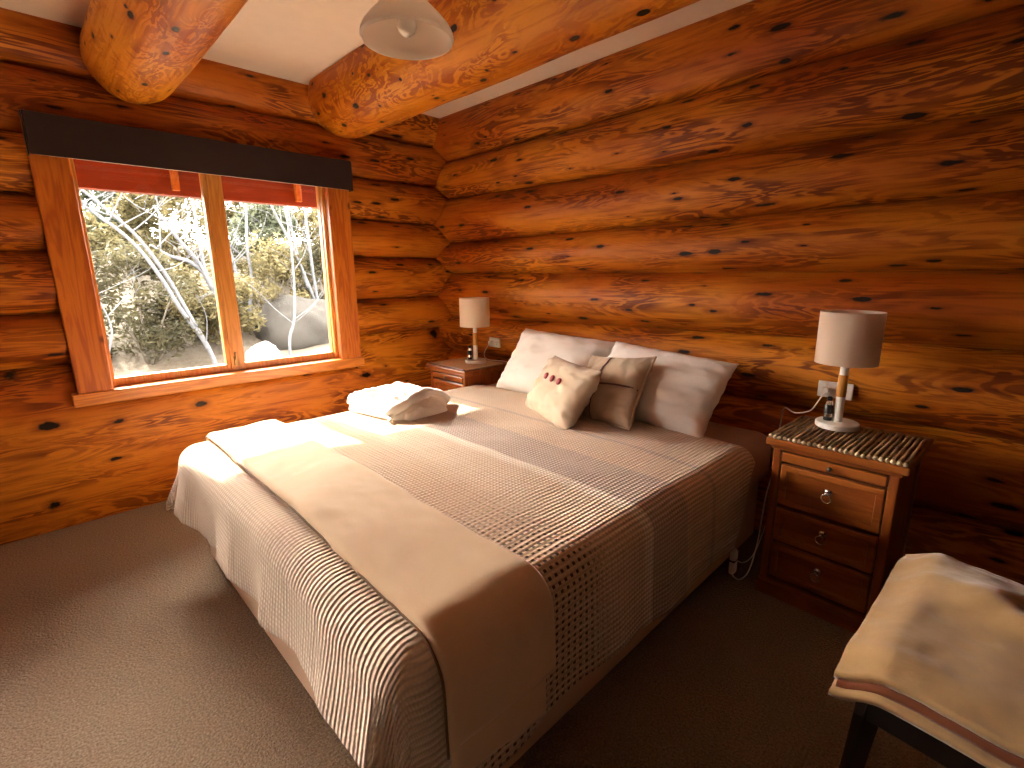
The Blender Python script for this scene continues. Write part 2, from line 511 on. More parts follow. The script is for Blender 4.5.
# headboard wall (y = 0)
wb = structure(bpy.data.objects.new('wall_back', None)); COL.objects.link(wb)
hb = [(-.05, -.05), (.34, .33), (.69, .69), (.975, 1.035), (1.343, 1.33), (1.584, 1.612), (1.935, 1.893), (2.217, 2.232), (2.60, 2.60)]
XE = 4.75
for i in range(len(hb) - 1):
    (a0, a1), (b0, b1) = hb[i], hb[i + 1]
    sl = XE / 3.35
    e1 = lambda q: q[0] + (q[1] - q[0]) * sl
    A1, B1 = e1(hb[i]), e1(hb[i + 1])
    make_log('log', (-.16, .116, (a0 + b0) / 2), (XE, .116, (A1 + B1) / 2), ((b0 - a0) / 2 * 1.055, (B1 - A1) / 2 * 1.055), M['log'], wb, seed=50 + i, depth=.15)

# walls outside the picture, the ceiling and the floor
SILL2 = .62
def plank_wall(name, lo, hi):
    o = structure(box(name, lo, hi, M['dark_wall'], None, 0)); return o
plank_wall('wall_right', (4.72, -5.3, -.05), (4.86, .1, 2.6))
plank_wall('wall_front', (-.24, -5.34, -.05), (4.8, -5.2, 2.6))
box('wall_panel', (-.22, -5.25, -.05), (.0, -3.04, SILL2), M['casing'], wl, 0)
box('wall_panel', (-.22, -5.25, 2.30), (.0, -3.04, 2.6), M['casing'], wl, 0)
box('wall_panel', (-.22, -5.25, SILL2), (.0, -4.55, 2.30), M['casing'], wl, 0)
structure(box('floor', (-.22, -5.3, -.12), (4.8, .2, 0.), M['carpet'], None, 0))
structure(box('ceiling', (-.22, -5.3, CEIL), (4.8, .2, CEIL + .12), M['ceiling'], None, 0))

# ceiling beams
b1 = make_log('ceiling_beam', (-.06, -2.00, 2.40), (4.7, -2.00, 2.40), (.195, .20), M['beam'], None, seed=81, depth=.195, endround=(.22, 0), n=64)
tag(b1, 'thick round log ceiling beam above the left half of the window', 'beam', kind='thing')
b2 = make_log('ceiling_beam', (-.06, -.845, 2.462), (4.7, -.845, 2.462), (.235, .235), M['beam'], None, seed=92, depth=.235, endround=(.22, 0), n=64)
tag(b2, 'thick round log ceiling beam running behind the pendant lamp', 'beam', kind='thing')

# ------------------------------------------------------------------ window
w1 = structure(bpy.data.objects.new('window_1', None)); COL.objects.link(w1)
wy0, wy1 = -2.45, -.83           # outer casing
box('casing', (-.11, wy0, .70), (.046, -2.30, 2.05), M['casing'], w1, .006)
box('casing', (-.11, -.985, .70), (.046, wy1, 2.05), M['casing'], w1, .006)
box('head_casing', (-.11, -2.31, 1.975), (.040, -.975, 2.06), M['casing'], w1, .004)
box('jamb', (-.05, -2.305, .73), (-.015, -2.282, 1.99), M['jamb'], w1, .002)
box('jamb', (-.05, -1.003, .73), (-.015, -.98, 1.99), M['jamb'], w1, .002)
box('window_sill', (-.24, -2.475, .668), (.060, -.815, .738), M['sill'], w1, .006)
def sash(y0, y1):
    s = bmesh.new()
    z0, z1 = .738, 2.0; x0, x1 = -.095, -.045; t = .052
    box_into(s, (x0, y0, z0), (x1, y0 + t, z1), .004)
    box_into(s, (x0, y1 - t, z0), (x1, y1, z1), .004)
    box_into(s, (x0 + .001, y0 + t - .003, z0), (x1 - .001, y1 - t + .003, z0 + .046), .004)
    box_into(s, (x0 + .001, y0 + t - .003, z1 - t), (x1 - .001, y1 - t + .003, z1), .004)
    o = from_bm('sash', s, M['sash'], w1)
    box('pane', (-.074, y0 + t - .004, z0 + .042), (-.069, y1 - t + .004, z1 - t + .004), M['glass'], o, 0)
    return o
sash(-2.345, -1.660)
sash(-1.656, -.955)
box('mullion_strip', (-.05, -1.690, .74), (-.030, -1.640, 1.99), M['sash'], w1, .004)
lt = bmesh.new(); box_into(lt, (-.034, -1.672, .775), (-.024, -1.650, .835), .003); box_into(lt, (-.026, -1.667, .815), (-.012, -1.655, .865), .003)
from_bm('latch', lt, M['brass'], w1)
# blind
rb = thing('roller_blind', 'black-brown rolled-up window blind with a long flat box front', 'blind', (.05, -1.64, 1.90))
box('blind_front', (.045, -.805, .005), (.060, .805, .192), M['blind'], rb, .003)
box('blind_top', (-.01, -.805, .186), (.046, .805, .192), M['blind'], rb, .001)
box('end_bracket', (.0, -.812, .0), (.058, -.806, .190), M['blackplastic'], rb, .002)
box('end_bracket', (.0, .806, .0), (.058, .812, .190), M['blackplastic'], rb, .002)
vs, fs = tube_data([(.018, -.79, .12), (.018, .79, .12)], .024, 20); mesh('roller', vs, fs, M['blind'], rb)
box('bottom_bar', (.008, -.79, .010), (.020, .79, .030), M['whiteplastic'], rb, .003)

# eave outside
ev = structure(bpy.data.objects.new('trim_1', None)); COL.objects.link(ev)
box('fascia_beam', (-.86, -6., 1.885), (-.78, 4., 2.24), M['eave'], ev, .004)
rot = Matrix.Rotation(R(18), 3, 'Y')
box('soffit', (-1.0, -6., 2.27), (-.2, 4., 2.30), M['eave'], ev, .002, rot=Matrix.Rotation(R(-16), 3, 'Y'))
for yy in (-3.4, -2.56, -1.70, -.86, 0., .85, 1.7):
    box('rafter', (-1.0, yy - .022, 2.12), (-.2, yy + .022, 2.25), M['rafter'], ev, .003, rot=Matrix.Rotation(R(-16), 3, 'Y'))
    box('rafter', (-.775, yy - .022, 1.915), (-.735, yy + .022, 2.10), M['rafter'], ev, .003)

pr = structure(bpy.data.objects.new('added_sun_block', None)); COL.objects.link(pr)  # added out of view: roof on posts keeping sun off the second opening
box('sun_block_roof', (-4.7, -10., 3.20), (-.2, -3.3, 3.28), M['dark_wall'], pr, 0)
for yy in (-3.45, -6.0, -8.8): box('sun_block_post', (-4.6, yy - .06, -.6), (-4.48, yy + .06, 3.20), M['dark_wall'], pr, .01)

# ------------------------------------------------------------------ pendant lamp
pl = thing('pendant_lamp', 'cone-shaped opal glass pendant lamp hanging from the white ceiling', 'lamp', (2.063, -1.644, 0))
prof = [(.020, 2.150), (.026, 2.148), (.040, 2.134), (.080, 2.094), (.110, 2.064), (.126, 2.045), (.134, 2.030), (.136, 2.018), (.132, 2.010), (.129, 2.011),
        (.131, 2.019), (.129, 2.029), (.122, 2.041), (.106, 2.060), (.077, 2.089), (.038, 2.128), (.026, 2.142), (.020, 2.144)]
lathe('glass_shade', [(r, z) for r, z in prof], M['opal'], pl, 64, cap=False)
lathe('bulb_holder', [(.012, 2.19), (.021, 2.185), (.021, 2.10), (.017, 2.098)], M['whiteplastic'], pl, 24)
lathe('bulb', [(.012, 2.10), (.014, 2.092), (.026, 2.070), (.029, 2.052), (.024, 2.035), (.012, 2.025), (.002, 2.023)], M['bulb'], pl, 24)
tube('cord', [(0, 0, 2.19), (0, 0, 2.50)], .0035, M['cord_white'], pl, 8, 0)
lathe('ceiling_rose', [(.045, CEIL - .001), (.045, CEIL - .012), (.03, CEIL - .028), (.008, CEIL - .034)], M['whiteplastic'], pl, 32)

# ------------------------------------------------------------------ bed
BL = .83
BX, BA, BR = 1.77, .885, .085          # centre x, flat half width, edge radius
YH, YF = -.40, -2.115                  # head edge of the quilt, foot edge of the flat top
ZT = .600
bed = thing('bed', 'wide bed with tan cloth base and brown fitted sheet', 'bed', (BX, -1.1, 0))
def bbox(name, lo, hi, mat, bev, seg=4):
    return box(name, (lo[0] - BX, lo[1] + 1.1, lo[2]), (hi[0] - BX, hi[1] + 1.1, hi[2]), mat, bed, bev, seg)
ob = bbox('bed_base', (.875, -2.125, .012), (2.665, -.08, .33), M['valance'], .02)
ob = bbox('mattress', (.855, -2.10, .325), (2.715, -.06, .575), M['mattress'], .075, 6)
for p in ob.data.polygons: p.use_smooth = True
for sx in (-.8, .8):
    for y in (-2.02, -.2):
        lathe('leg', [(.03, 0), (.03, .02)], M['blackplastic'], bed, 16, (sx, y + 1.1, 0))

def over(s, r, flare):
    q = PI / 2 * r
    if s <= 0: return 0, 0
    if s < q: return r * math.sin(s / r), r * (1 - math.cos(s / r))
    return r + (s - q) * math.sin(flare), r + (s - q) * math.cos(flare)

def drape(u, v, lift=0., wav=1.):
    """u across from the bed's centre, v distance from the headboard wall; returns a point on the cloth"""
    ox = 0.
    if u > BA: ox = u - BA
    if u < -BL: ox = u + BL
    oy = max(0., v - (-YF))
    s = max(abs(ox), oy)
    if abs(ox) > 0 and oy > 0:
        s = (abs(ox) ** 5 + oy ** 5) ** .2
    nx, ny = ox, -oy
    L = math.hypot(nx, ny)
    cu = max(-BL, min(BA, u)); cv = min(v, -YF)
    z = ZT + lift
    z += .010 * fbm(cu * 1.3 + 3, cv * 1.3) + .005 * fbm(cu * 4, cv * 4, 5)
    # gentle crown
    z += .012 * (1 - (cu / BA) ** 2)
    if L < 1e-6: return Vector((BX + cu, -cv, z))
    nx /= L; ny /= L
    along = cu * abs(ny) * 1.0 + cv * abs(nx) + math.atan2(ny, nx) * .12
    amp = sstep(.06, .42, s) * wav
    fl = R(3) if abs(nx) > .8 else R(7)
    if nx < -.3: fl = R(7) + R(19) * min(1, (-nx - .3) / .5)
    h, d = over(s, BR + lift, fl)
    wv = amp * (.020 * math.sin(along * 13 + 1.2 * math.sin(along * 5)) + .022 * fbm(along * 4.5, s * 1.5, 2))
    if nx > .8: wv *= .35
    h += wv
    h = max(h, BR * min(1., s / BR) * .8)
    return Vector((BX + cu + nx * h, -cv + ny * h, z - d))

def hang_right(v):
    return .10 + .335 * sstep(.36, .66, v) + .015 * math.sin(v * 7) * sstep(.6, .9, v)
def hang_foot(u):
    return .335 - .04 * sstep(-.3, .85, u) + .012 * math.sin(u * 9)

def quilt():
    nu, nv = 190, 170
    vs, uvs, fs = [], [], []
    for j in range(nv + 1):
        for i in range(nu + 1):
            a = -1 + 2 * i / nu
            b = j / nv
            # grid in cloth space: flat top plus the hanging strips
            v = .40 + b * (-YF - .40 + .44)
            if v > -YF:
                v = -YF + (v + YF) * hang_foot(max(-BA, min(BA, a * (BA + .5)))) / .44
            vv = min(v, -YF)
            u = a * (BA + .50)
            if u > BA: u = BA + (u - BA) / .50 * hang_right(vv)
            if u < -BL: u = -BL + (u + BL) / (BA + .50 - BL) * (.36 if vv > .75 else .10 + .26 * sstep(.36, .75, vv))
            head = sstep(.40, .47, v)
            p = drape(u, v)
            p.z -= .012 * (1 - head)
            vs.append(p); uvs.append((u, v))
    W = nu + 1
    for j in range(nv):
        for i in range(nu):
            fs.append((j * W + i, (j + 1) * W + i, (j + 1) * W + i + 1, j * W + i + 1))
    o = mesh('quilt', vs, fs, M['quilt'], None, True, uvs)
    md = o.modifiers.new('thickness', 'SOLIDIFY'); md.thickness = .016; md.offset = -1
    md.use_rim = True
    return o
q = quilt()
tag(q, 'beige waffle-weave quilt with woven bands spread over the bed', 'quilt')

# folded blanket across the foot
def runner_layer(name, u0, u1, w0, w1, lift, mat, parent, thick, skew=0., seed=0):
    nu, nv = 200, 26
    vs, uvs, fs = [], [], []
    for j in range(nv + 1):
        b = j / nv
        for i in range(nu + 1):
            a = i / nu
            u = u0 + (u1 - u0) * a + skew * (b - .5)
            t = (u + BA) / (2 * BA)
            lo = w0[0] + (w0[1] - w0[0]) * t; hi = w1[0] + (w1[1] - w1[0]) * t
            v = lo + (hi - lo) * b + .006 * fbm(u * 2.5, b * .4, seed)
            e = min(b, 1 - b)
            lf = lift - .012 * (1 - sstep(0, .05, e)) + .005 * fbm(u * 4, b * 2, seed + 4) + .002 * fbm(u * 14, b * 5, seed + 8)
            p = drape(u, v, lf, .5)
            vs.append(p); uvs.append((u, v))
    W = nu + 1
    for j in range(nv):
        for i in range(nu):
            fs.append((j * W + i, (j + 1) * W + i, (j + 1) * W + i + 1, j * W + i + 1))
    o = mesh(name, vs, fs, mat, parent, True, uvs)
    md = o.modifiers.new('thickness', 'SOLIDIFY'); md.thickness = thick; md.offset = -1
    return o
rn = thing('folded_blanket', 'folded sand-coloured fleece blanket laid across the foot of the bed', 'blanket', (0, 0, 0))
runner_layer('lower_fold', -.925, BA + .40, (1.775, 1.785), (2.055, 2.085), .018, M['runner'], rn, .012, skew=-.05, seed=3)
runner_layer('upper_fold', -.945, BA + .315, (1.760, 1.770), (2.070, 2.100), .034, M['runner'], rn, .014, skew=-.02, seed=9)
pts = []
for i in range(160):
    u = -.94 + (BA + .31 + .94) * i / 159; t = (u + BA) / (2 * BA)
    pts.append(drape(u, 2.071 + .030 * t, .020, .5))
vs, fs = tube_data(pts, .0035, 6); mesh('stitched_edge', vs, fs, M['runner_hem'], rn)

# ------------------------------------------------------------------ pillows
def pillow_mesh(name, w, h, t, mat, parent=None, seed=0, ears=.03, n=44, sag=0., wr=1.):
    vs, fs = [], []; idx = {}
    def P(a, b, side):
        pinch = 1 - ears * 1.6 * (1 - abs(b) ** 2.2) * abs(a) ** 3 
        pinch2 = 1 - ears * 1.6 * (1 - abs(a) ** 2.2) * abs(b) ** 3
        x = a * w / 2 * pinch; y = b * h / 2 * pinch2
        th = max(0., (1 - abs(a) ** 3.2)) ** .55 * max(0., (1 - abs(b) ** 3.2)) ** .55
        # seam wrinkles radiating from the edges
        ed = (1 - th)
        r = .012 * fbm(a * 2.2 + seed, b * 2.2, side) + .006 * ed * math.sin(a * 22 + 3 * fbm(a * 3, b * 3, seed)) * (1 if abs(b) > abs(a) else 0) \
            + .006 * ed * math.sin(b * 19 + 3 * fbm(a * 3, b * 3, seed + 3)) * (1 if abs(a) >= abs(b) else 0)
        z = side * (t / 2) * th + r * wr * min(1., th * 3) * side
        y -= sag * (1 - b) * .0
        return (x, y, z)
    def get(i, j, side):
        e = i in (0, n) or j in (0, n)
        k = (i, j, 0 if e else side)
        if k not in idx:
            a = math.sin((-1 + 2 * i / n) * PI / 2 * .999) * .35 + (-1 + 2 * i / n) * .65
            b = math.sin((-1 + 2 * j / n) * PI / 2 * .999) * .35 + (-1 + 2 * j / n) * .65
            a = max(-1, min(1, a)); b = max(-1, min(1, b))
            if e:
                p = P(a, b, 1); p = (p[0], p[1], 0)
            else: p = P(a, b, side)
            idx[k] = len(vs); vs.append(p)
        return idx[k]
    for side in (1, -1):
        for i in range(n):
            for j in range(n):
                f = (get(i, j, side), get(i + 1, j, side), get(i + 1, j + 1, side), get(i, j + 1, side))
                fs.append(f if side > 0 else f[::-1])
    return vs, fs

def orient(o, bottom, lean, yaw, roll, h):
    """local x = width, local y = up the pillow, local z = its front; bottom = middle of the lower edge"""
    # front (+z) faces -y when leaning against the headboard wall
    base = Matrix(((1, 0, 0), (0, 0, -1), (0, 1, 0)))            # x->x, y->z(up), z->-y
    m = Matrix.Rotation(yaw, 3, 'Z') @ Matrix.Rotation(-lean, 3, 'X') @ base @ Matrix.Rotation(roll, 3, 'Z')
    mm = m.to_4x4(); mm.translation = Vector(bottom) + m @ Vector((0, h / 2, 0))
    o.matrix_world = mm

def pillow(label, w, h, t, bottom, lean, yaw, roll, seed):
    vs, fs = pillow_mesh('pillow', w, h, t, None, seed=seed, ears=.035)
    o = mesh('pillow', vs, fs, M['white_linen'])
    orient(o, bottom, R(lean), R(yaw), R(roll), h)
    tag(o, label, 'pillow')
    # flap seam at the open end
    return o
pillow('white bed pillow leaning on the log wall beside the left bedside table', .76, .46, .20, (1.46, -.43, .585), 36, 0, -2.5, 3)
pillow('white bed pillow leaning on the log wall nearest the right bedside table',   .73, .43, .21, (2.165, -.45, .585), 36, -3, -3.5, 8)

# cushions
c1 = thing('cushion', 'cream square cushion with three dark red buttons', 'cushion')
vs, fs = pillow_mesh('c', .53, .345, .15, None, seed=13, ears=.03, wr=1.3)
mesh('cover', vs, fs, M['cushion'], c1)
for k, bx in enumerate((-.075, 0., .080)):
    vs, fs = lathe_data([(.0175, .0), (.0190, .003), (.0165, .008), (.005, .0105), (.0005, .0105)], 20, (bx, .035, .0765))
    mesh('button', vs, fs, M['redbutton'], c1)
orient(c1, (1.785, -.725, .587), R(33), R(-24), R(0), .345)
c2 = thing('cushion', 'taupe square cushion crossed by a thin plum ribbon', 'cushion')
vs, fs = pillow_mesh('c', .44, .385, .14, None, seed=23, ears=.05, wr=1.2)
mesh('cover', vs, fs, M['cushion_taupe'], c2)
def on_pillow(a, b, w=.44, h=.385, t=.14):
    th = max(0., (1 - abs(a) ** 3.2)) ** .55 * max(0., (1 - abs(b) ** 3.2)) ** .55
    r = .012 * fbm(a * 2.2 + 23, b * 2.2, 1)
    return Vector((a * w / 2 * (1 - .05 * 1.6 * (1 - abs(b) ** 2.2) * abs(a) ** 3), b * h / 2 * (1 - .05 * 1.6 * (1 - abs(a) ** 2.2) * abs(b) ** 3), t / 2 * th + r * 1.2 * min(1, th * 3) + .0025))
def ribbon(fixed, horiz):
    vs, fs = [], []
    for i in range(41):
        s = -.985 + 1.97 * i / 40
        for dlt in (-.022, .022):
            p = on_pillow(s, fixed + dlt) if horiz else on_pillow(fixed + dlt, s)
            vs.append(p); vs.append(p - Vector((0, 0, .002)))
    for i in range(40):
        b = i * 4
        fs += [(b, b + 4, b + 6, b + 2), (b + 1, b + 3, b + 7, b + 5), (b, b + 1, b + 5, b + 4), (b + 2, b + 6, b + 7, b + 3)]
    mesh('ribbon', vs, fs, M['ribbon'], c2)
ribbon(.02, True); ribbon(-.12, False)
pp = []
for i in range(121):
    a = 2 * PI * i / 120
    ca, sa = math.cos(a), math.sin(a); m = max(abs(ca), abs(sa)); aa, bb = ca / m, sa / m
    pp.append((aa * .22 * (1 - .08 * (1 - abs(bb) ** 2.2)) if abs(aa) > .999 else aa * .22 , bb * .1925 * (1 - .08 * (1 - abs(aa) ** 2.2)) if abs(bb) > .999 else bb * .1925, 0))
vs, fs = tube_data(pp, .006, 8); mesh('piping', vs, fs, M['piping'], c2)
orient(c2, (2.03, -.60, .587), R(33), R(-13), R(8), .385)

# ------------------------------------------------------------------ bathrobe on the bed
rbx = thing('bathrobe', 'folded white bathrobe lying on the bed by the window', 'bathrobe', (1.09, -1.165, .612), R(10))
def slab(name, w, d, t, mat, parent, loc=(0, 0, 0), rot=0, seed=0, creases=(), edge=.35, n=60, lump=.02):
    """soft folded cloth slab: rounded outline, domed top with crease ridges"""
    vs, fs = [], []
    c, s = math.cos(rot), math.sin(rot)
    def top(a, b):
        e = (1 - abs(a) ** 4) * (1 - abs(b) ** 4)
        hgt = t * max(0., e) ** edge
        hgt *= 1 + lump / t * fbm(a * 1.6 + seed, b * 1.6, 1)
        for (px, py, ang, wd, amp, bend) in creases:
            dx, dy = a - px, b - py
            l = dx * math.cos(ang) + dy * math.sin(ang); q2 = -dx * math.sin(ang) + dy * math.cos(ang) + bend * l * l
            hgt += amp * math.exp(-(q2 / wd) ** 2) * math.exp(-(l / .9) ** 4) * max(0., e) ** .4
        hgt += .004 * fbm(a * 7, b * 7, seed)* max(0., e) ** .4
        return hgt
    for side in (1, 0):
        for j in range(n + 1):
            for i in range(n + 1):
                a = -1 + 2 * i / n; b = -1 + 2 * j / n
                k = 1 / max(1e-6, (abs(a) ** 7 + abs(b) ** 7) ** (1 / 7)) * max(abs(a), abs(b)) if (a or b) else 1
                x = a * k * w / 2 * (1 + .04 * fbm(a * 1.5, b * 1.5, seed + 7)); y = b * k * d / 2 * (1 + .05 * fbm(a * 1.5, b * 1.5, seed + 2))
                z = top(a, b) if side else -.001
                vs.append((loc[0] + x * c - y * s, loc[1] + x * s + y * c, loc[2] + z))
    W = n + 1; off = W * W
    for j in range(n):
        for i in range(n):
            f = (j * W + i, j * W + i + 1, (j + 1) * W + i + 1, (j + 1) * W + i)
            fs.append(f); fs.append(tuple(off + k for k in f[::-1]))
    for i in range(n):
        for (p, q2) in ((i, i + 1), (n * W + i + 1, n * W + i)): fs.append((p, p + off, q2 + off, q2))
        for (p, q2) in (((i + 1) * W, i * W), (i * W + n, (i + 1) * W + n)): fs.append((p, p + off, q2 + off, q2))
    return mesh(name, vs, fs, mat, parent)
cr = [(-.1, .1, .15, .10, .022, .5), (.1, -.35, .25, .08, .018, .4), (0, .5, .05, .08, .016, .3), (-.5, -.2, .7, .08, .014, .2), (.3, .2, .3, .06, -.014, .5), (-.1, -.12, .2, .05, -.016, .5)]
slab('body', .44, .40, .092, M['robe'], rbx, (.0, .0, 0), 0, 4, cr)
slab('sleeve', .17, .26, .060, M['robe'], rbx, (-.235, .005, 0), R(-12), 11, [(0, 0, 1.2, .2, .018, .2)], n=36)
# shawl collar: thick rolled band standing along one end
path = [(.13, -.205, .020), (.165, -.15, .052), (.170, -.07, .072), (.160, .02, .082), (.150, .10, .080), (.165, .165, .055), (.19, .205, .02)]
vs, fs = tube_data(smooth_path(path, 8), [.020 + .016 * math.sin(PI * i / 48) for i in range(49)], 14)
vs = [Vector((v[0] + .012 * fbm(v[1] * 9, v[2] * 9), v[1], max(.0, v[2] + .012 * fbm(v[1] * 12, v[0] * 12, 3)))) for v in vs]
mesh('collar', vs, fs, M['robe'], rbx)
slab('lapel', .12, .26, .050, M['robe'], rbx, (.215, -.02, 0), R(-8), 31, [(0, 0, 1.3, .25, .014, .2)], n=30)
tube('belt', [(-.10, -.17, .075), (.02, -.190, .060), (.12, -.195, .035), (.17, -.215, .012), (.20, -.235, .010)], .010, M['robe'], rbx, 8)

# ------------------------------------------------------------------ bedside tables
def bedside():
    """origin: floor, middle of the front; x across, y to the wall; 0.42 wide, 0.42 deep, 0.69 high"""
    r = thing('bedside_table', '', 'bedside table', (0, 0, 0), 0, 'pair of bedside tables')
    W, D, H = .205, .42, .69
    bm = bmesh.new()
    box_into(bm, (-W + .01, .02, .04), (-W + .025, D, H - .03), .001)
    box_into(bm, (W - .025, .02, .04), (W - .01, D, H - .03), .001)
    box_into(bm, (-W + .02, D - .015, .04), (W - .02, D - .002, H - .03), .001)
    box_into(bm, (-W + .02, .03, .05), (W - .02, D - .01, .065), .001)
    from_bm('body', bm, M['cabinet_post'], r)
    box('table_top', (-W - .025, -.022, H - .030), (W + .025, D + .01, H), M['cabinet'], r, .007, 3)
    box('top_moulding', (-W - .008, -.010, H - .045), (W + .008, D, H - .029), M['cabinet'], r, .005)
    for sx in (-1, 1):
        lo, hi = sorted((sx * W, sx * (W - .030)))
        box('corner_post', (lo, .0, .0), (hi, .034, H - .043), M['cabinet_post'], r, .005)
        lo, hi = sorted((sx * W, sx * (W - .030)))
        box('corner_post', (lo, D - .034, .0), (hi, D, H - .043), M['cabinet_post'], r, .005)
    bm = bmesh.new()
    box_into(bm, (-W - .012, -.012, .0), (W + .012, D, .055), .006)
    from_bm('plinth', bm, M['cabinet'], r)
    box('plinth_moulding', (-W - .004, -.006, .054), (W + .004, D, .075), M['cabinet'], r, .006)
    # dark carcass behind the drawers
    box('carcass', (-W + .028, .022, .07), (W - .028, .05, H - .04), M['cabinet_dark'], r, .001)
    sl = box('pull_out_tray', (-W + .034, -.002, H - .092), (W - .034, .03, H - .054), M['cabinet'], r, .004)
    kn = [(.004, 0), (.005, .008), (.009, .012), (.010, .018), (.006, .023), (.001, .024)]
    vs, fs = lathe_data(kn, 16); vs = [(x, -.002 - z, H - .073 + y) for x, y, z in vs]
    mesh('knob', vs, fs, M['iron'], sl)
    zs = [(.415, H - .105), (.255, .400), (.090, .240)]
    for (z0, z1) in zs:
        bm = bmesh.new()
        x0, x1 = -W + .034, W - .034; y0 = .0
        fr = .026
        box_into(bm, (x0, y0, z0), (x1, y0 + .024, z0 + fr), .005)
        box_into(bm, (x0, y0, z1 - fr), (x1, y0 + .024, z1), .005)
        box_into(bm, (x0, y0 + .0005, z0 + .01), (x0 + fr, y0 + .0245, z1 - .01), .005)
        box_into(bm, (x1 - fr, y0 + .0005, z0 + .01), (x1, y0 + .0245, z1 - .01), .005)
        box_into(bm, (x0 + fr - .004, y0 + .010, z0 + fr - .004), (x1 - fr + .004, y0 + .024, z1 - fr + .004), .003)
        d = from_bm('drawer', bm, M['cabinet'], r)
        zc = (z0 + z1) / 2
        bm = bmesh.new()
        vs, fs = lathe_data([(.0145, .0), (.0145, .003), (.010, .006), (.006, .008), (.005, .016), (.0075, .019), (.005, .023), (.001, .0235)], 18)
        vs = [(x, .010 - z, zc + .016 + y) for x, y, z in vs]
        ring = [(.0165 * math.cos(a), -.010 - .003 * math.cos(a), zc - .003 + .0165 * math.sin(a)) for a in [2 * PI * i / 28 for i in range(29)]]
        tube_data(ring, .0028, 8, vs, fs)
        mesh('ring_pull', [Vector(v) for v in vs], fs, M['chrome'], d)
    return r
nsR = bedside(); nsR.location = (3.045, -.525, 0); nsR.rotation_euler = (0, 0, R(-2.0)); nsR['label'] = 'reddish wooden bedside table on the right with a twig mat on top'
nsL = copy_tree(nsR); nsL.location = (.655, -.500, 0); nsL.rotation_euler = (0, 0, 0); nsL['label'] = 'reddish wooden bedside table in the corner beside the window'

# mats
tm = thing('twig_mat', 'rustic mat of dark twig rods with pale cut ends', 'mat', (3.045, -.525, .690), R(-2))
nst = 26
vs, fs, ve, fe = [], [], [], []
for i in range(nst):
    x = -.215 + .43 * i / (nst - 1)
    ys = -.015 + random.uniform(-.006, .006)
    ye = .345 + random.uniform(-.01, .01)
    rr = .0075 + random.uniform(-.0008, .001)
    pts = [Vector((x + .003 * fbm(i * 3.3, k * .7) + .03 * (k / 7) * 0, ys + (ye - ys) * k / 7, rr + .0005 + .002 * abs(fbm(i * 2.1, k * .9, 4)))) for k in range(8)]
    tube_data(pts, [rr * (1 + .12 * noise.noise(Vector((i, k * 1.3, 0)))) for k in range(8)], 8, vs, fs)
    tube_data([pts[0] + Vector((0, -.0035, 0)), pts[0] + Vector((0, .0, 0))], rr * 1.02, 8, ve, fe)
mesh('rods', vs, fs, M['twig'], tm)
mesh('cut_ends', ve, fe, M['twig_cut'], tm)
vs, fs = [], []
for yy in (.03, .16, .31):
    tube_data([(-.22 + .44 * k / 60, yy, .010 + .007 * math.cos(k * PI)) for k in range(61)], .0016, 5, vs, fs)
mesh('binding', vs, fs, M['runner_hem'], tm)

sm = thing('straw_mat', 'pale straw mat with a dark bound edge', 'mat', (.655, -.500, .690))
box('weave', (-.205, -.005, .0005), (.205, .36, .007), M['mat_pale'], sm, .002)
box('bound_edge', (-.21, -.014, .0005), (.21, -.004, .011), M['cabinet_dark'], sm, .003)

# ------------------------------------------------------------------ table lamps
def table_lamp(loc, label):
    r = thing('table_lamp', label, 'lamp', loc, 0, 'pair of bedside lamps')
    lathe('base', [(.0755, 0), (.078, .003), (.078, .018), (.074, .0225), (.02, .0235)], M['lampwhite'], r, 48)
    lathe('lower_stem', [(.0165, .022), (.0165, .128)], M['lampwhite'], r, 24)
    lathe('wooden_stem', [(.0172, .128), (.0172, .218)], M['lampwood'], r, 24)
    lathe('upper_stem', [(.0150, .218), (.0150, .300), (.010, .305), (.010, .33)], M['lampwhite'], r, 24)
    t = .002; z0, z1, rb, rt = .266, .470, .1085, .1085
    sh = lathe('lamp_shade', [(rb, z0), (rt, z1), (rt - t, z1), (rb - t, z0), (rb, z0)], M['shade'], r, 64, cap=False)
    vs, fs = [], []
    for k in range(3):
        a = 2 * PI * k / 3
        tube_data([(.012 * math.cos(a), .012 * math.sin(a), .315), (rb * .985 * math.cos(a), rb * .985 * math.sin(a), .315)], .0015, 6, vs, fs)
    mesh('shade_ring', vs, fs, M['chrome'], sh)
    lathe('bulb', [(.012, .325), (.014, .34), (.027, .37), (.028, .392), (.018, .412), (.002, .418)], M['bulb'], r, 20)
    return r
lR = table_lamp((2.992, -.262, .709), 'white drum-shaded table lamp on the twig mat')
lL = copy_tree(lR); lL.location = (.695, -.262, .6985); lL['label'] = 'white drum-shaded table lamp on the bedside table in the corner'
# in-line gadget resting against the stem
def canister(loc, label):
    r = thing('canister', label, 'canister', loc, R(0))
    lathe('body', [(.0145, 0), (.016, .003), (.016, .062), (.0135, .066)], M['blackplastic'], r, 24)
    lathe('metal_band', [(.0164, .016), (.0164, .030)], M['chrome'], r, 24, cap=False)
    lathe('collar', [(.0135, .066), (.0135, .080), (.010, .084)], M['chrome'], r, 24)
    lathe('cap', [(.010, .084), (.010, .096), (.007, .100)], M['blackplastic'], r, 20)
    return r
canister((2.958, -.272, .7328), 'small black and silver canister against the stem of the lamp on the twig mat')
canister((.667, -.295, .7222), 'small black and silver canister against the stem of the lamp in the corner')

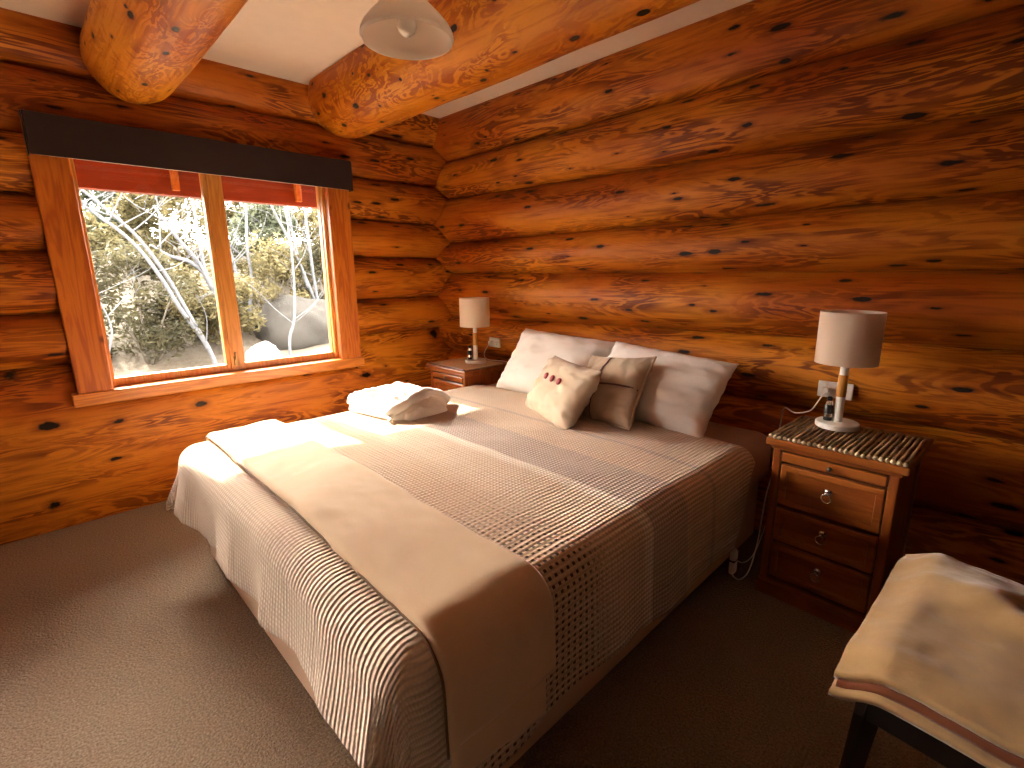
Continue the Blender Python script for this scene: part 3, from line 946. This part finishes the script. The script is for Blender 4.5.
# ------------------------------------------------------------------ sockets and cords
def socket(loc, label, w):
    r = thing('wall_socket', label, 'socket', loc, 0, 'wall sockets')
    box('plate', (-w / 2, -.012, -.036), (w / 2, .0, .036), M['whiteplastic'], r, .004)
    for sx in (-1, 1):
        cx = sx * w * .26
        for (dx, dz, rt) in ((-.008, .004, 25), (.008, .004, -25), (0, -.012, 0)):
            box('slot', (cx + dx - .0016, -.0135, dz - .005), (cx + dx + .0016, -.0115, dz + .005), M['slot'], r, 0, rot=Matrix.Rotation(R(rt), 3, 'Y'))
        box('switch', (cx - .006, -.0165, .018), (cx + .006, -.011, .029), M['whiteplastic'], r, .0015)
    return r
def plug(loc, cordpts, label, cordmat):
    r = thing('power_plug', label, 'plug', loc)
    bm = bmesh.new(); box_into(bm, (-.014, -.034, -.014), (.014, .0, .016), .005, 3)
    from_bm('plug_body', bm, M['cord_white'], r)
    tube('cord', cordpts, .0030, cordmat, r, 8)
    return r
socket((2.925, -.042, .815), 'double white wall socket behind the lamp on the twig mat', .135)
socket((.652 + .02, -.042, .822), 'white wall socket beside the lamp in the corner', .115).scale = (1, 1, 1)
plug((2.895, -.0545, .812), [(0, -.030, -.008), (-.010, -.050, -.030), (-.035, -.075, -.085), (-.085, -.070, -.110), (-.115, -.055, -.113), (-.160, -.02, -.112), (-.18, .02, -.20), (-.19, .02, -.40), (-.19, .01, -.60)], 'white plug and flex in the socket behind the lamp on the twig mat', M['cord_white'])
plug((.650, -.0545, .818), [(0, -.030, -.008), (-.012, -.060, -.05), (-.010, -.075, -.095), (.03, -.07, -.118), (.10, -.06, -.118), (.19, -.05, -.116), (.218, -.05, -.135), (.222, -.048, -.30), (.222, -.03, -.60), (.222, -.02, -.80)], 'white plug and flex in the socket beside the corner lamp', M['cord_white'])

# electric blanket control hanging at the bed's side
ctl = thing('blanket_control', 'cream electric blanket control hanging at the side of the bed', 'control', (2.758, -.60, .135))
bm = bmesh.new(); box_into(bm, (-.012, -.022, -.055), (.012, .022, .055), .011, 4)
from_bm('housing', bm, M['cord_white'], ctl)
box('dial_band', (-.0128, -.0228, .006), (.0128, .0228, .013), M['blackplastic'], ctl, .001)
tube('cord', [(0, 0, .053), (-.005, .0, .08), (-.01, .01, .12), (-.02, .02, .17)], .003, M['cord_white'], ctl, 8)
tube('cord', [(0, 0, -.053), (.004, .01, -.075), (.018, .05, -.100), (.030, .11, -.08), (.030, .18, .02), (.025, .22, .12), (.015, .28, .22), (.010, .34, .28)], .003, M['cord_white'], ctl, 8)
tube('cord', [(.010, .012, .004), (.028, .03, -.006), (.045, .07, .005), (.055, .11, .05), (.06, .15, .11), (.06, .20, .17)], .0022, M['cord_white'], ctl, 8)

# ------------------------------------------------------------------ chair with folded throw (lower right)
CX, CY = 3.66, -1.14
ch = thing('chair', 'near-black wooden chair under the folded tan throw', 'chair', (CX, CY, 0), R(-7))
box('seat', (-.315, -.27, .405), (.30, .27, .455), M['chairseat'], ch, .02, 4)
bm = bmesh.new()
box_into(bm, (-.31, -.265, .345), (.295, -.235, .41), .004); box_into(bm, (-.31, .235, .345), (.295, .265, .41), .004)
box_into(bm, (-.31, -.24, .3455), (-.28, .24, .4095), .004); box_into(bm, (.265, -.24, .3455), (.295, .24, .4095), .004)
from_bm('seat_rail', bm, M['chairwood'], ch)
for sx, sy in ((-1, -1), (-1, 1), (1, -1), (1, 1)):
    bm = bmesh.new()
    vs, fs = tube_data([(sx * .315, sy * .262, 0), (sx * .298, sy * .25, .2), (sx * .285, sy * .242, .40)], [.017, .022, .026], 4)
    mesh('leg', vs, fs, M['chairwood'], ch, False); bm.free()
box('stretcher', (-.30, -.016, .15), (.29, .016, .18), M['chairwood'], ch, .004)
bm = bmesh.new()
rt = Matrix.Rotation(R(12), 3, 'Y')
for sy in (-.24, .22): box_into(bm, (.275, sy, .42), (.305, sy + .025, .92), .004, rot=rt, piv=(.29, 0, .42))
for zz in (.62, .74, .86): box_into(bm, (.278, -.235, zz), (.300, .235, zz + .07), .004, rot=rt, piv=(.29, 0, .42))
from_bm('backrest', bm, M['chairwood'], ch)

th = thing('folded_throw', 'tan fuzzy wool throw folded over the dark chair', 'throw', (CX, CY, .455), R(-3))
def throw_layer(name, lift, x0, x1, y0, y1, mat, thick, seed, drop):
    nu, nv = 90, 90; vs, uvs, fs = [], [], []
    for j in range(nv + 1):
        for i in range(nu + 1):
            a, b = i / nu, j / nv
            x = x0 + (x1 - x0) * a + .012 * fbm(b * 2, seed); y = y0 + (y1 - y0) * b + .012 * fbm(a * 2, seed + 3)
            z = lift + .012 * fbm(a * 2.2 + seed, b * 2.2)
            # humps of the bunched wool
            z += .034 * math.exp(-(((x + .17) / .075) ** 2 + ((y - .16) / .085) ** 2))
            l = (x + .12) * math.cos(-.35) + (y - .10) * math.sin(-.35); w = -(x + .12) * math.sin(-.35) + (y - .10) * math.cos(-.35)
            z += .042 * math.exp(-(w / .060) ** 2) * sstep(-.10, .10, l) * (1 - sstep(.30, .6, l))
            z += .050 * math.exp(-(((x - .24) / .075) ** 2 + ((y + .14) / .17) ** 2))
            z += .010 * fbm(a * 4, b * 4, seed + 2) + .0022 * fbm(a * 15, b * 15, seed + 5)
            # rounded, drooping borders on the left and in front
            ex = x - x0; ey = y - y0
            z -= drop * (1 - sstep(0, .09, ex)) + drop * .6 * (1 - sstep(0, .10, ey)) + drop * .5 * (1 - sstep(0, .08, y1 - y))
            vs.append((x, y, z)); uvs.append((x, y))
    W = nu + 1
    for j in range(nv):
        for i in range(nu):
            fs.append((j * W + i, j * W + i + 1, (j + 1) * W + i + 1, (j + 1) * W + i))
    o = mesh(name, vs, fs, mat, th, True, uvs)
    md = o.modifiers.new('thickness', 'SOLIDIFY'); md.thickness = thick; md.offset = -1
    return o
throw_layer('upper_fold', .066, -.365, .42, -.295, .385, M['throw'], .018, 3, .035)
throw_layer('inner_fold', .044, -.355, .42, -.308, .36, M['throw_lining'], .014, 3, .030)
throw_layer('lower_fold', .026, -.363, .42, -.325, .37, M['throw'], .014, 3, .028)

# ------------------------------------------------------------------ outside
def ground_z(x, y):
    z = -.42
    z += .34 * min(8.5, max(0., -x - 8.5)) + .30 * sstep(-3, -14, x) * fbm(x * .3, y * .3)
    return z
vs, fs = [], []
NX, NY = 70, 80
for j in range(NY + 1):
    for i in range(NX + 1):
        x = -.35 - 30 * (i / NX) ** 1.3; y = -16 + 42 * j / NY
        vs.append((x, y, ground_z(x, y) + .05 * fbm(x * 1.2, y * 1.2)))
W = NX + 1
for j in range(NY):
    for i in range(NX): fs.append((j * W + i, (j + 1) * W + i, (j + 1) * W + i + 1, j * W + i + 1))
g = structure(mesh('ground', vs, fs, M['soil']))

def shrub(x, y, w, h, leaf, label, nleaf, seed, size=.07, base=0.):
    rnd = random.Random(seed)
    z0 = ground_z(x, y)
    r = thing('shrub', label, 'shrub', (x, y, z0), 0, 'bushes on the slope outside')
    vs, fs = [], []
    cl = []
    for k in range(26):
        a = rnd.uniform(0, 2 * PI); rr = w * .5 * math.sqrt(rnd.random()) ; t = rnd.random()
        cz = base + h * (.12 + .80 * t); sh = math.sin(PI * min(1, .25 + .75 * t)) ** .6
        cl.append((rr * math.cos(a) * sh, rr * math.sin(a) * sh, cz, rnd.uniform(.16, .32) * w * .62))
    for k in range(nleaf):
        c = cl[rnd.randrange(len(cl))]
        d = Vector((rnd.gauss(0, 1), rnd.gauss(0, 1), rnd.gauss(0, .8))).normalized() * c[3] * (rnd.random() ** .4)
        p = Vector(c[:3]) + d
        if p.z < .02: p.z = .02 + rnd.random() * .1
        a = Vector((rnd.gauss(0, 1), rnd.gauss(0, 1), rnd.gauss(0, .6))).normalized()
        b = a.cross(Vector((rnd.gauss(0, 1), rnd.gauss(0, 1), rnd.gauss(0, 1)))).normalized()
        s = size * rnd.uniform(.5, 1.3)
        m = len(vs)
        vs += [p - a * s, p + b * s * .33, p + a * s, p - b * s * .33]
        fs.append((m, m + 1, m + 2, m + 3))
    mesh('foliage', vs, fs, leaf, r, False)
    vs, fs = [], []
    for c in cl[:14]:
        q2 = Vector(c[:3])
        pts = [Vector((q2.x * .1, q2.y * .1, -.05)), Vector((q2.x * .45, q2.y * .45, q2.z * .5)), q2]
        tube_data(smooth_path(pts, 3), [.028 - .0033 * i for i in range(7)], 5, vs, fs)
    mesh('branches', vs, fs, M['twigbark'], r)
    return r
LP, LD, LB = M['leaf_pale'], M['leaf_dark'], M['leaf_blue']
spec = [
 (-9.2, -2.6, 2.6, 2.6, LD, 'dark dense bush at the far left of the window view'),
 (-8.9, -.9, 2.3, 2.3, LD, 'dark bush behind the leaning trunk, left pane'),
 (-9.3, .5, 1.9, 1.9, LP, 'olive bush at the foot of the leaning trunk'),
 (-10.2, 2.0, 2.3, 2.1, LP, 'pale olive bush beside the middle of the window'),
 (-10.5, 3.7, 2.0, 2.0, LD, 'dark bush low behind the white boulder'),
 (-11.5, 5.3, 2.6, 2.6, LP, 'pale olive bush at the right edge of the window view'),
 (-12.3, -2.2, 2.6, 2.8, LP, 'tall pale bush on the slope above the far left dark bush'),
 (-12.5, .4, 2.5, 2.9, LP, 'tall yellow-olive bush upslope of the leaning trunk'),
 (-13.0, 2.9, 2.5, 2.9, LB, 'tall grey-green bush upslope of the window middle'),
 (-13.6, 5.5, 2.6, 2.9, LP, 'tall yellow-olive bush upslope in the right pane'),
 (-14.2, 8.1, 2.6, 2.9, LD, 'tall dark bush upslope at the right edge'),
 (-15.8, -3.4, 3.4, 2.8, LP, 'distant pale bush high at the left of the slope'),
 (-16.2, .2, 3.4, 2.9, LB, 'distant grey-green bush high behind the left pane'),
 (-16.6, 3.6, 3.4, 2.9, LP, 'distant pale bush high behind the window middle'),
 (-17.0, 7.0, 3.4, 2.9, LP, 'distant pale bush high behind the right pane'),
 (-17.5, 10.5, 3.6, 2.5, LD, 'distant dark bush high beyond the right edge'),
 (-10.5, -5.0, 3.0, 3.0, LD, 'dark bush beyond the left end of the window'),
 (-13.2, -5.4, 2.8, 2.5, LP, 'pale bush upslope beyond the left end of the window'),
]
for k, (x, y, w, h, lf, lab) in enumerate(spec):
    shrub(x, y, w, h, lf, lab, 5200 if x > -15 else 10500, 100 + k, size=.075 if x > -12 else .10)

# trees: trunks measured on the glass, standing on the slope at their own distance
CAM = Vector((3.4493, -2.5789, 1.34))
def tree(label, stems, branches, r0, seed):
    """stems: list of polylines of real points, foot first"""
    rnd = random.Random(seed)
    foot = Vector(stems[0][0]); foot.z = ground_z(foot.x, foot.y) - .05
    r = thing('tree', label, 'tree', foot, 0, 'bare pale trees outside')
    for s in stems:
        pts = [Vector(p) - foot for p in s]
        if pts[0].z < .3: pts[0].z = -.05
        sp_ = smooth_path(pts, 6)
        n = len(sp_)
        vs, fs = tube_data(sp_, [r0 * (1 - .62 * i / n) for i in range(n)], 9)
        mesh('trunk', vs, fs, M['bark'], r)
    allp = [Vector(p) - foot for s in stems for p in smooth_path(s, 5)]
    for k in range(branches):
        vs, fs = [], []
        p = allp[rnd.randrange(int(len(allp) * .3), len(allp))]
        d = Vector((rnd.uniform(-.5, .5), rnd.uniform(-1, 1), rnd.uniform(.1, 1))).normalized()
        L = rnd.uniform(.5, 1.5)
        pts = [p, p + d * L * .35 + Vector((0, 0, .02)), p + d * L * .7 + Vector((0, rnd.uniform(-.1, .1), .1)), p + d * L + Vector((0, rnd.uniform(-.2, .2), .28))]
        tube_data(smooth_path(pts, 3), [r0 * .30 * (1 - .09 * i) for i in range(10)], 5, vs, fs)
        for m in range(3):
            q2 = pts[1] + (pts[3] - pts[1]) * rnd.random()
            e = q2 + Vector((rnd.uniform(-.3, .3), rnd.uniform(-.45, .45), rnd.uniform(.05, .45)))
            tube_data([q2, (q2 + e) / 2 + Vector((0, 0, .03)), e], [r0 * .12, r0 * .09, r0 * .04], 4, vs, fs)
        mesh('branch', vs, fs, M['bark'], r)
    return r
TREES = [
 ('pale leaning twin-stemmed tree slanting across the left pane', [[(-7.9, .06, -.45), (-7.9, -.05, -.1), (-7.9, -.29, .57), (-7.9, -.56, 1.32), (-7.9, -.91, 2.02), (-7.9, -1.26, 2.44), (-7.9, -1.56, 2.76), (-7.9, -2.1, 3.3)],
   [(-7.9, -.06, -.1), (-7.9, -.14, .12), (-7.87, -.43, .71), (-7.84, -.67, 1.31), (-7.84, -.97, 1.88), (-7.85, -1.38, 2.33), (-7.86, -1.75, 2.6), (-7.86, -2.3, 2.8)]], 14, .046),
 ('pale upright forked tree left of the window mullion', [[(-8.8, .46, -.3), (-8.8, .42, .4), (-8.8, .39, 1.04), (-8.8, .29, 1.45), (-8.8, .26, 2.18), (-8.8, .24, 2.88), (-8.8, .15, 4.0)],
   [(-8.8, .39, 1.04), (-8.78, .16, 1.65), (-8.76, -.17, 2.16), (-8.75, -.45, 2.7)], [(-8.8, .33, 1.34), (-8.8, .04, 1.62), (-8.8, -.31, 1.74), (-8.8, -.6, 1.95)]], 10, .055),
 ('slim pale tree just right of the window mullion', [[(-10.0, 1.40, .0), (-10.0, 1.45, .6), (-10.0, 1.57, 1.22), (-10.0, 1.55, 2.0), (-10.0, 1.63, 3.02), (-10., 1.6, 4.4)], [(-10.0, 1.25, .0), (-10., 1.21, .6), (-10., 1.23, 1.46), (-10., 1.1, 2.2)]], 7, .05),
 ('wavy slim pale tree in the middle of the right pane', [[(-7.6, 1.41, -.45), (-7.6, 1.45, .0), (-7.6, 1.59, .4), (-7.6, 1.66, 1.09), (-7.6, 1.68, 1.91), (-7.6, 1.63, 2.76), (-7.6, 1.5, 3.6)]], 6, .035),
 ('pale forked tree at the right of the right pane', [[(-9.9, 3.25, -.05), (-9.9, 3.15, .3), (-9.9, 2.83, 1.37), (-9.9, 2.51, 2.26), (-9.9, 2.19, 3.02), (-9.9, 1.9, 3.9)],
   [(-9.9, 3.2, .2), (-9.88, 3.11, .68), (-9.86, 3.04, 1.79), (-9.84, 2.99, 2.93), (-9.84, 2.9, 3.9)], [(-9.9, 2.9, 1.0), (-9.95, 2.72, 1.9), (-9.95, 2.6, 3.0)]], 12, .052),
 ('low bare forked sapling at the bottom left of the left pane', [[(-6.9, -1.72, -.45), (-6.9, -1.73, .0), (-6.9, -1.62, .45), (-6.9, -1.65, .77), (-6.9, -1.75, 1.1)], [(-6.9, -1.72, .1), (-6.9, -1.85, .45), (-6.9, -1.95, .8)]], 6, .022),
]
for k, (lab, st, nb, r0) in enumerate(TREES): tree(lab, st, nb, r0, 300 + k)

def boulder(label, loc, sx, sy, sz, seed, mat):
    bm = bmesh.new(); bmesh.ops.create_icosphere(bm, subdivisions=4, radius=1)
    for v in bm.verts:
        k = 1 + .22 * fbm(v.co.x * 1.1 + seed, v.co.y * 1.1, v.co.z * 1.1) + .08 * fbm(v.co.x * 4, v.co.y * 4, v.co.z * 4)
        v.co = Vector((v.co.x * sx * k, v.co.y * sy * k, max(-.3, v.co.z) * sz * k))
    o = from_bm('boulder', bm, mat, None, True); o.location = loc
    tag(o, label, 'boulder')
M['rock_grey'] = plain('grey_boulder', (.036, .034, .031), .9, bump=(3, .2, .03), var=.2)
M['rock_white'] = plain('white_boulder', (.22, .22, .22), .9, bump=(5, .5, .04), var=.06)
boulder('white boulder at the bottom of the right pane', (-7.6, .86, -.38), .34, .36, .34, 4, M['rock_white'])
boulder('large grey boulder behind the white one', (-9.2, 2.35, -.15), .8, 1.05, .95, 9, M['rock_grey'])

# ------------------------------------------------------------------ light
wd = bpy.data.worlds.new('World'); S.world = wd; wd.use_nodes = True
nt = wd.node_tree; bg = nt.nodes['Background']
SUN = Vector((1., .08, -.55)).normalized()
bg.inputs[0].default_value = (1.0, .89, .79, 1)
# sky: an even veil that brightens towards the sun
_tc = nt.nodes.new('ShaderNodeTexCoord'); _dp = nt.nodes.new('ShaderNodeVectorMath'); _dp.operation = 'DOT_PRODUCT'
_nm = nt.nodes.new('ShaderNodeVectorMath'); _nm.operation = 'NORMALIZE'
nt.links.new(_tc.outputs['Generated'], _nm.inputs[0]); nt.links.new(_nm.outputs[0], _dp.inputs[0]); _dp.inputs[1].default_value = -SUN
def _m(op, a, b):
    n = nt.nodes.new('ShaderNodeMath'); n.operation = op
    for i, v in enumerate((a, b)):
        if isinstance(v, float): n.inputs[i].default_value = v
        else: nt.links.new(v, n.inputs[i])
    return n.outputs[0]
_g = _m('POWER', _m('MAXIMUM', _dp.outputs['Value'], 0.), 9.)
nt.links.new(_m('ADD', _m('MULTIPLY', _g, 52.), 7.0), bg.inputs[1])
sun = bpy.data.lights.new('sun', 'SUN'); sun.energy = 16.0; sun.angle = R(.6); sun.color = (1., .87, .70)
so = bpy.data.objects.new('sun', sun); COL.objects.link(so)
so.rotation_euler = SUN.to_track_quat('-Z', 'Y').to_euler()

# ------------------------------------------------------------------ camera
f, yaw, pitch, roll = 493.2054, 2.36829684, .221616472, -.00933071
fw = Vector((math.cos(yaw) * math.cos(pitch), math.sin(yaw) * math.cos(pitch), -math.sin(pitch)))
rg = Vector((math.sin(yaw), -math.cos(yaw), 0)); up = rg.cross(fw)
r2 = rg * math.cos(roll) + up * math.sin(roll); u2 = -rg * math.sin(roll) + up * math.cos(roll)
cam = bpy.data.cameras.new('camera'); cam.sensor_width = 36; cam.lens = f / 1024 * 36; cam.clip_start = .05
co = bpy.data.objects.new('camera', cam); COL.objects.link(co)
mw = Matrix((r2, u2, -fw)).transposed().to_4x4(); mw.translation = CAM
co.matrix_world = mw
S.camera = co
S.view_settings.view_transform = 'Standard'; S.view_settings.look = 'None'
S.view_settings.exposure = 1.42; S.view_settings.gamma = 1.0; S.view_settings.use_curve_mapping = False
S.cycles.max_bounces = 10; S.cycles.diffuse_bounces = 6; S.cycles.transparent_max_bounces = 12
S.cycles.sample_clamp_indirect = 8
